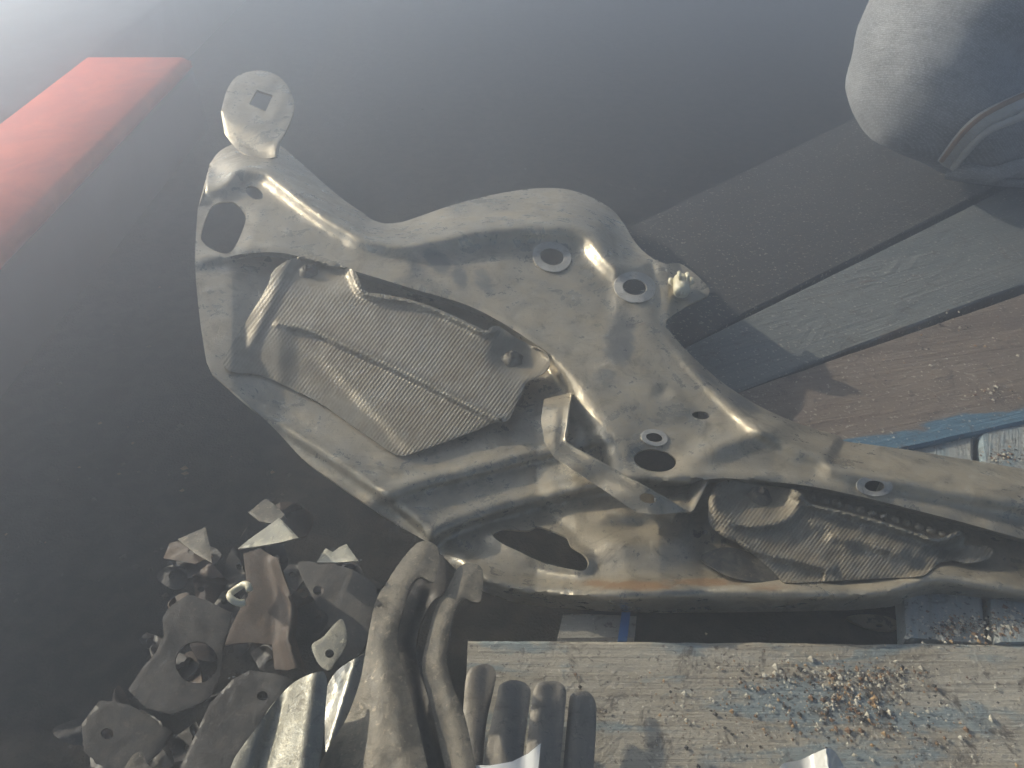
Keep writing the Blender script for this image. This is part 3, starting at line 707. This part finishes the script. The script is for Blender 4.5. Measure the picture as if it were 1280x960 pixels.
scrap('scrap_bracket', 'flat dark bracket with a rounded corner eye at the pile edge', 'scrap part',
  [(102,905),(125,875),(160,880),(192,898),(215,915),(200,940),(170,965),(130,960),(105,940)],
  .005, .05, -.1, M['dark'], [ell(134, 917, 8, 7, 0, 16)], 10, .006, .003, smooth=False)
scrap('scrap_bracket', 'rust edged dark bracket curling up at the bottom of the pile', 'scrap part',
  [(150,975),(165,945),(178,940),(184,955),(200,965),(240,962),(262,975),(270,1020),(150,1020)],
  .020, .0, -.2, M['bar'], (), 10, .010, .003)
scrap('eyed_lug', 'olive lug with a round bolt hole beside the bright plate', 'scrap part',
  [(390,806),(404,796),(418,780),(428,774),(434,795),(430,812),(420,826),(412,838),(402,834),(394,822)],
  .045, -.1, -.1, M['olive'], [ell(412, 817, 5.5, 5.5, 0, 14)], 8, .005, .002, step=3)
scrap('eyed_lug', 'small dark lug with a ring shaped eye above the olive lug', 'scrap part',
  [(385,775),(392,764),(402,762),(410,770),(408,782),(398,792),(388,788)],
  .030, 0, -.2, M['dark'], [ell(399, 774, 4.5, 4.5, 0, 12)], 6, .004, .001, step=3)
scrap('scrap_plate', 'dark sloping plate running under the hooked bar', 'scrap part',
  [(372,705),(400,704),(440,712),(470,735),(466,765),(455,810),(425,830),(420,800),(405,770),(390,745)],
  .020, -.1, -.1, M['dark'], [ell(398, 738, 7, 6, 0, 14)], 12, .010, .004)
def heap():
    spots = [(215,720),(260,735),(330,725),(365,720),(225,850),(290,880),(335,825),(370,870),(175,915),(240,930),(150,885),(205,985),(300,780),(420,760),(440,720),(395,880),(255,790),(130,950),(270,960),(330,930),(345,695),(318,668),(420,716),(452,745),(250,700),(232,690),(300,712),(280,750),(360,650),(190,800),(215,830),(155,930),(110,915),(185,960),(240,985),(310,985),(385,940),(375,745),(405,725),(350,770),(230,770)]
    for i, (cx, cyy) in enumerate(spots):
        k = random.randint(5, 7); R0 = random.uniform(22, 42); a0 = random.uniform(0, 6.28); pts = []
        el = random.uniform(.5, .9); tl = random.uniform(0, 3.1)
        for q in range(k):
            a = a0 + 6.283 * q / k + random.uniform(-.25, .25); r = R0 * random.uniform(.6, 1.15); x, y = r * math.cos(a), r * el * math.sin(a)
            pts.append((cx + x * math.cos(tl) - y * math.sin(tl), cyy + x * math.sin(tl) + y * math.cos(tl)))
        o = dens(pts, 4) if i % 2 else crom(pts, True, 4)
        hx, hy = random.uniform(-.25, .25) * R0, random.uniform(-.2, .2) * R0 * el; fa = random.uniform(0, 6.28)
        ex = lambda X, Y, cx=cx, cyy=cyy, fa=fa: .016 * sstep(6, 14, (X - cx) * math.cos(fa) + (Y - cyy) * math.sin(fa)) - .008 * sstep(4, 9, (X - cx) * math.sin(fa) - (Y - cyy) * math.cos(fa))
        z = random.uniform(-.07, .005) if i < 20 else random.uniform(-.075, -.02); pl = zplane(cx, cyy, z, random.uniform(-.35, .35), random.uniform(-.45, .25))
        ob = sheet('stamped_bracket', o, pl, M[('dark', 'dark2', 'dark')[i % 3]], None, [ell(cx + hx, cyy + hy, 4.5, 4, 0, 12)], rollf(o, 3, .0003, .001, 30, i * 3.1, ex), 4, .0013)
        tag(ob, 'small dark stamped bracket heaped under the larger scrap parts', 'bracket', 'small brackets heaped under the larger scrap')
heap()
# torn corners standing up out of the pile, sunlit and dim by steel colour
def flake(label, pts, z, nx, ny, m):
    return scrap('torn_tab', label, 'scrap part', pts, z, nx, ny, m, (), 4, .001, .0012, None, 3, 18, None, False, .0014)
flake('pointed steel tab coloured as sunlit, standing up in the dark pile', [(349,647),(362,660),(373,672),(350,678),(322,683),(297,686),(310,675),(330,661)], .105, -.3, .25, M['olive'])
flake('notched steel tab coloured as sunlit beside the panel edge', [(407,685),(416,690),(424,684),(433,680),(440,690),(448,701),(420,703),(396,703)], .090, -.3, .25, M['olive'])
flake('triangular steel tab coloured as dimly lit at the far side of the pile', [(222,674),(240,666),(257,659),(262,682),(265,704),(244,692)], .070, -.1, .1, M['bar'])
flake('blunt steel tab coloured as dimly lit under the panel edge', [(332,623),(345,632),(356,643),(345,655),(325,652),(310,641)], .060, -.1, .1, M['bar'])
# pale plastic ring clip
cc = zplane(300, 742, .095).v(300, 742); V, F = tube([cc + Vector((.006 * math.cos(t), .0065 * math.sin(t), .002 * math.sin(2 * t))) for t in [(.2 + 5.2 * i / 16) for i in range(17)]], .0022, 8)
tag(mesh('ring_clip', V, F, M['cream']), 'tiny pale open ring clip glinting in the dark pile', 'clip')

# torn paper, clear film, block with blue tape, oval plate
pz = Plane(zplane(630, 955, .075).p, (.1, -.3, 1))
pap = sheet('torn_paper', dens([(580,956),(612,957),(640,952),(660,942),(676,929),(674,950),(671,975),(665,1010),(575,1010)], 4), pz, M['paper'], None, (), lambda X, Y: .008 * np.sin((X - 580) / 38) + .006 * sstep(650, 676, X), 4, .0004)
tag(pap, 'torn white paper corner curling over the rounded ribs', 'paper')
film = sheet('plastic_film', crom([(975,958),(1000,950),(1022,940),(1036,935),(1044,940),(1056,962),(1062,1000),(970,1000)], True, 4), zplane(1020, 960, .012, 0, -.1), M['film'], None, (), lambda X, Y: .010 * np.exp(-((X - 1034 - (Y - 940) * .1) / 9) ** 2) + .003 * np.sin(X / 9), 4, .0006)
tag(film, 'crumpled shiny film tip lying on the pale plank', 'film')
blk = thing('wood_offcut', 'grey wooden offcut with a blue tape stripe in the pallet gap', 'offcut', tuple(fl(745, 785, -.02)) + (GZ,))
bp = [fl(696, 801, -.012), fl(793, 800, -.012), fl(796, 768, -.012), fl(704, 766, -.012)]
board('offcut', bp, -.012, .086, M['block'], blk, n=16)
tq = [(bp[0][0] + (bp[1][0] - bp[0][0]) * s, bp[0][1] - .0005) for s in (.78, .90)] + [(bp[3][0] + (bp[2][0] - bp[3][0]) * s, bp[3][1] + .001) for s in (.92, .80)]
board('tape_stripe', tq, -.0095, .004, M['tape'], blk, n=6, jag=.0003)
ov = sheet('oval_plate', crom([(1058,772),(1075,768),(1100,769),(1118,774),(1124,782),(1116,788),(1095,787),(1075,781)], True, 3), zplane(1090, 778, -.035, 0, 0), M['panel'], None, [ell(1099, 782, 5, 2.2, 5, 12)], None, 4, .002)
tag(ov, 'small oval steel plate with a hole lying in the dark pallet gap', 'plate')

# ------------------------------------------------------------------ red crate and grey bin on the left
def box8(x0, x1, y0, y1, z0, z1, bev=.006, taper=0.0):
    V, F = [], []
    lv = [(0, z0, bev), (0, z0 + bev, 0), (taper, z1 - bev, 0), (taper, z1, bev)]
    for tp, z, b in lv:
        a, c, d, e = x0 - tp + b, x1 + tp - b, y0 - tp + b, y1 + tp - b
        V += [(a, d, z), (c, d, z), (c, e, z), (a, e, z)]
    for i in range(3):
        for k in range(4): F.append((i*4+k, i*4+(k+1) % 4, (i+1)*4+(k+1) % 4, (i+1)*4+k))
    F += [(3, 2, 1, 0), (12, 13, 14, 15)]
    return V, F
crate = thing('crate', 'crate with a wide red rim strip, its body coloured pale for the glare', 'crate', (-.95, 1.05, GZ))
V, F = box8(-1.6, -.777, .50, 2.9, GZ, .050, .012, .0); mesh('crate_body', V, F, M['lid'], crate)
V, F = box8(-.770, -.600, .50, 1.50, GZ, .029, .010, .0); mesh('crate_side', V, F, M['bin'], crate)
V, F = box8(-.775, -.585, .48, 1.46, .030, .060, .010, .0); mesh('red_strip', V, F, M['red'], crate)

# ------------------------------------------------------------------ kneeling person
def person():
    J = {  # joint: (x, y, z, radius)
        'pelvis': (.98, 1.30, .37, .14), 'hipL': (.86, 1.22, .38, .125), 'midL': (.63, 1.11, .29, .155), 'kneeL': (.525, 1.06, .158, .130), 'kL2': (.62, 1.05, .118, .122), 'calfL': (.82, 1.08, .105, .108), 'ankL': (1.00, 1.18, .06, .05), 'toeL': (1.12, 1.20, .045, .035),
        'hipR': (1.02, 1.42, .36, .125), 'midR': (.95, 1.52, .28, .12), 'kneeR': (.88, 1.60, .125, .10), 'calfR': (1.08, 1.56, .075, .075), 'ankR': (1.26, 1.50, .055, .05), 'toeR': (1.37, 1.48, .045, .035),
        'belly': (1.14, 1.33, .40, .14), 'chest': (1.34, 1.36, .44, .15), 'neck': (1.53, 1.38, .49, .055), 'head': (1.63, 1.39, .53, .08), 'crown': (1.70, 1.39, .54, .075),
        'shL': (1.40, 1.18, .46, .07), 'elL': (1.50, 1.06, .26, .05), 'haL': (1.58, 1.02, .05, .038), 'shR': (1.40, 1.54, .46, .07), 'elR': (1.50, 1.66, .26, .05), 'haR': (1.58, 1.70, .05, .038)}
    E = [('pelvis','hipL'),('hipL','midL'),('midL','kneeL'),('kneeL','kL2'),('kL2','calfL'),('calfL','ankL'),('ankL','toeL'),('pelvis','hipR'),('hipR','midR'),('midR','kneeR'),('kneeR','calfR'),('calfR','ankR'),('ankR','toeR'),
         ('pelvis','belly'),('belly','chest'),('chest','neck'),('neck','head'),('head','crown'),('chest','shL'),('shL','elL'),('elL','haL'),('chest','shR'),('shR','elR'),('elR','haR')]
    ks = list(J); me = bpy.data.meshes.new('tmp'); me.from_pydata([J[k][:3] for k in ks], [(ks.index(a), ks.index(b)) for a, b in E], [])
    o = bpy.data.objects.new('tmp', me); COL.objects.link(o)
    o.modifiers.new('s', 'SKIN'); sv = me.skin_vertices[0].data
    for i, k in enumerate(ks): sv[i].radius = (J[k][3], J[k][3]); sv[i].use_root = (k == 'pelvis')
    m = o.modifiers.new('d', 'SUBSURF'); m.levels = 4; m.render_levels = 4
    dg = bpy.context.evaluated_depsgraph_get(); ev = o.evaluated_get(dg); em = bpy.data.meshes.new_from_object(ev)
    V = np.array([v.co[:] for v in em.vertices]); Nn = np.array([v.normal[:] for v in em.vertices]); F = [tuple(p.vertices) for p in em.polygons]
    bpy.data.objects.remove(o); bpy.data.meshes.remove(me); bpy.data.meshes.remove(em)
    wr = np.array([noise.fractal(Vector((p[0] * 7, p[1] * 7, p[2] * 11)), 1, 2, 3) for p in V]) * .006
    fold = np.array([abs(noise.noise(Vector((p[0] * 9 + p[2] * 5, p[1] * 5, p[2] * 11)))) for p in V]) * .010
    low = V[:, 0] < 1.2
    V = V + Nn * (wr * np.where(low, 1, .5) - fold * low)[:, None]
    V[:, 2] = np.maximum(V[:, 2], .0055)
    cen = np.array([V[list(f)].mean(0) for f in F]); mi = np.where((cen[:, 0] < 1.12) | (cen[:, 2] < .15), 0, np.where(cen[:, 0] < 1.5, 1, 2))
    b = mesh('person', V, F, None, mats=[M['denim'], M['shirt'], M['skin']], midx=mi, base=(.98, 1.30, .006))
    tag(b, 'person in worn grey denim trousers kneeling on the boards', 'person')
    bvh = BVHTree.FromPolygons([Vector(v) for v in V], [list(f) for f in F])
    return b, bvh
body, bvh = person()
def proj(px, py, lift):
    d = Vector(rays(px, py)).normalized(); h = bvh.ray_cast(Vector((0, 0, CAMZ)), d)
    return (h[0] + h[1] * lift) if h[0] else None
def strip(name, line, wpx, lift, m, parent, dome=.002):
    P = crom(line, step=5); V, F = [], []; k = 5; prev = None
    T = np.gradient(P, axis=0); T /= np.linalg.norm(T, axis=1)[:, None]
    rows = 0
    for p, t in zip(P, T):
        nn = np.array([-t[1], t[0]]); row = []
        for j in range(k):
            s = j / (k - 1) - .5; q = proj(*(p + nn * s * wpx), lift + dome * (1 - (2 * s) ** 2))
            row.append(q)
        if any(q is None for q in row): continue
        V += [tuple(q) for q in row]; rows += 1
    for i in range(rows - 1):
        for j in range(k - 1): F.append((i*k+j, (i+1)*k+j, (i+1)*k+j+1, i*k+j+1))
    if not F: return
    o = mesh(name, V, F, m, parent); md = o.modifiers.new('t', 'SOLIDIFY'); md.thickness = .003; md.offset = -1
    return o
sm = strip('pocket_seam', [(1182,202),(1196,182),(1212,163),(1230,148),(1252,137),(1285,124)], 20, .002, M['seam'], body)
if sm:
    strip('piping', [(1193,206),(1208,186),(1224,168),(1240,157),(1285,140)], 5, .004, M['seam'], sm)
    strip('stitching', [(1178,196),(1192,177),(1208,158),(1227,142),(1250,131),(1285,118)], 2, .0045, M['rust'], sm, .0008)
strip('trouser_fold', [(1195,212),(1215,208),(1240,212),(1262,206),(1290,198)], 14, .004, M['denim'], body, .008)
strip('trouser_fold', [(1110,188),(1140,203),(1180,214),(1230,222),(1290,226)], 7, .002, M['denim'], body, .004)

# ------------------------------------------------------------------ added haze volume in place of lens glare
def haze():
    V, F = box8(-5.3, 5.3, -4.3, 6.3, GZ - 1.0, .66, .001)
    n = N('glare_haze'); n.t.nodes.remove(n.b); v = n.new('ShaderNodeVolumePrincipled')
    v.inputs['Color'].default_value = (.80, .875, 1.0, 1); v.inputs['Density'].default_value = .43; v.inputs['Anisotropy'].default_value = .80
    n.lk(v.outputs[0], n.out.inputs['Volume'])
    o = mesh('haze', V, F, n.m, smooth=False); o['kind'] = 'stuff'; o['label'] = 'added haze standing in for veiling lens glare'
haze()
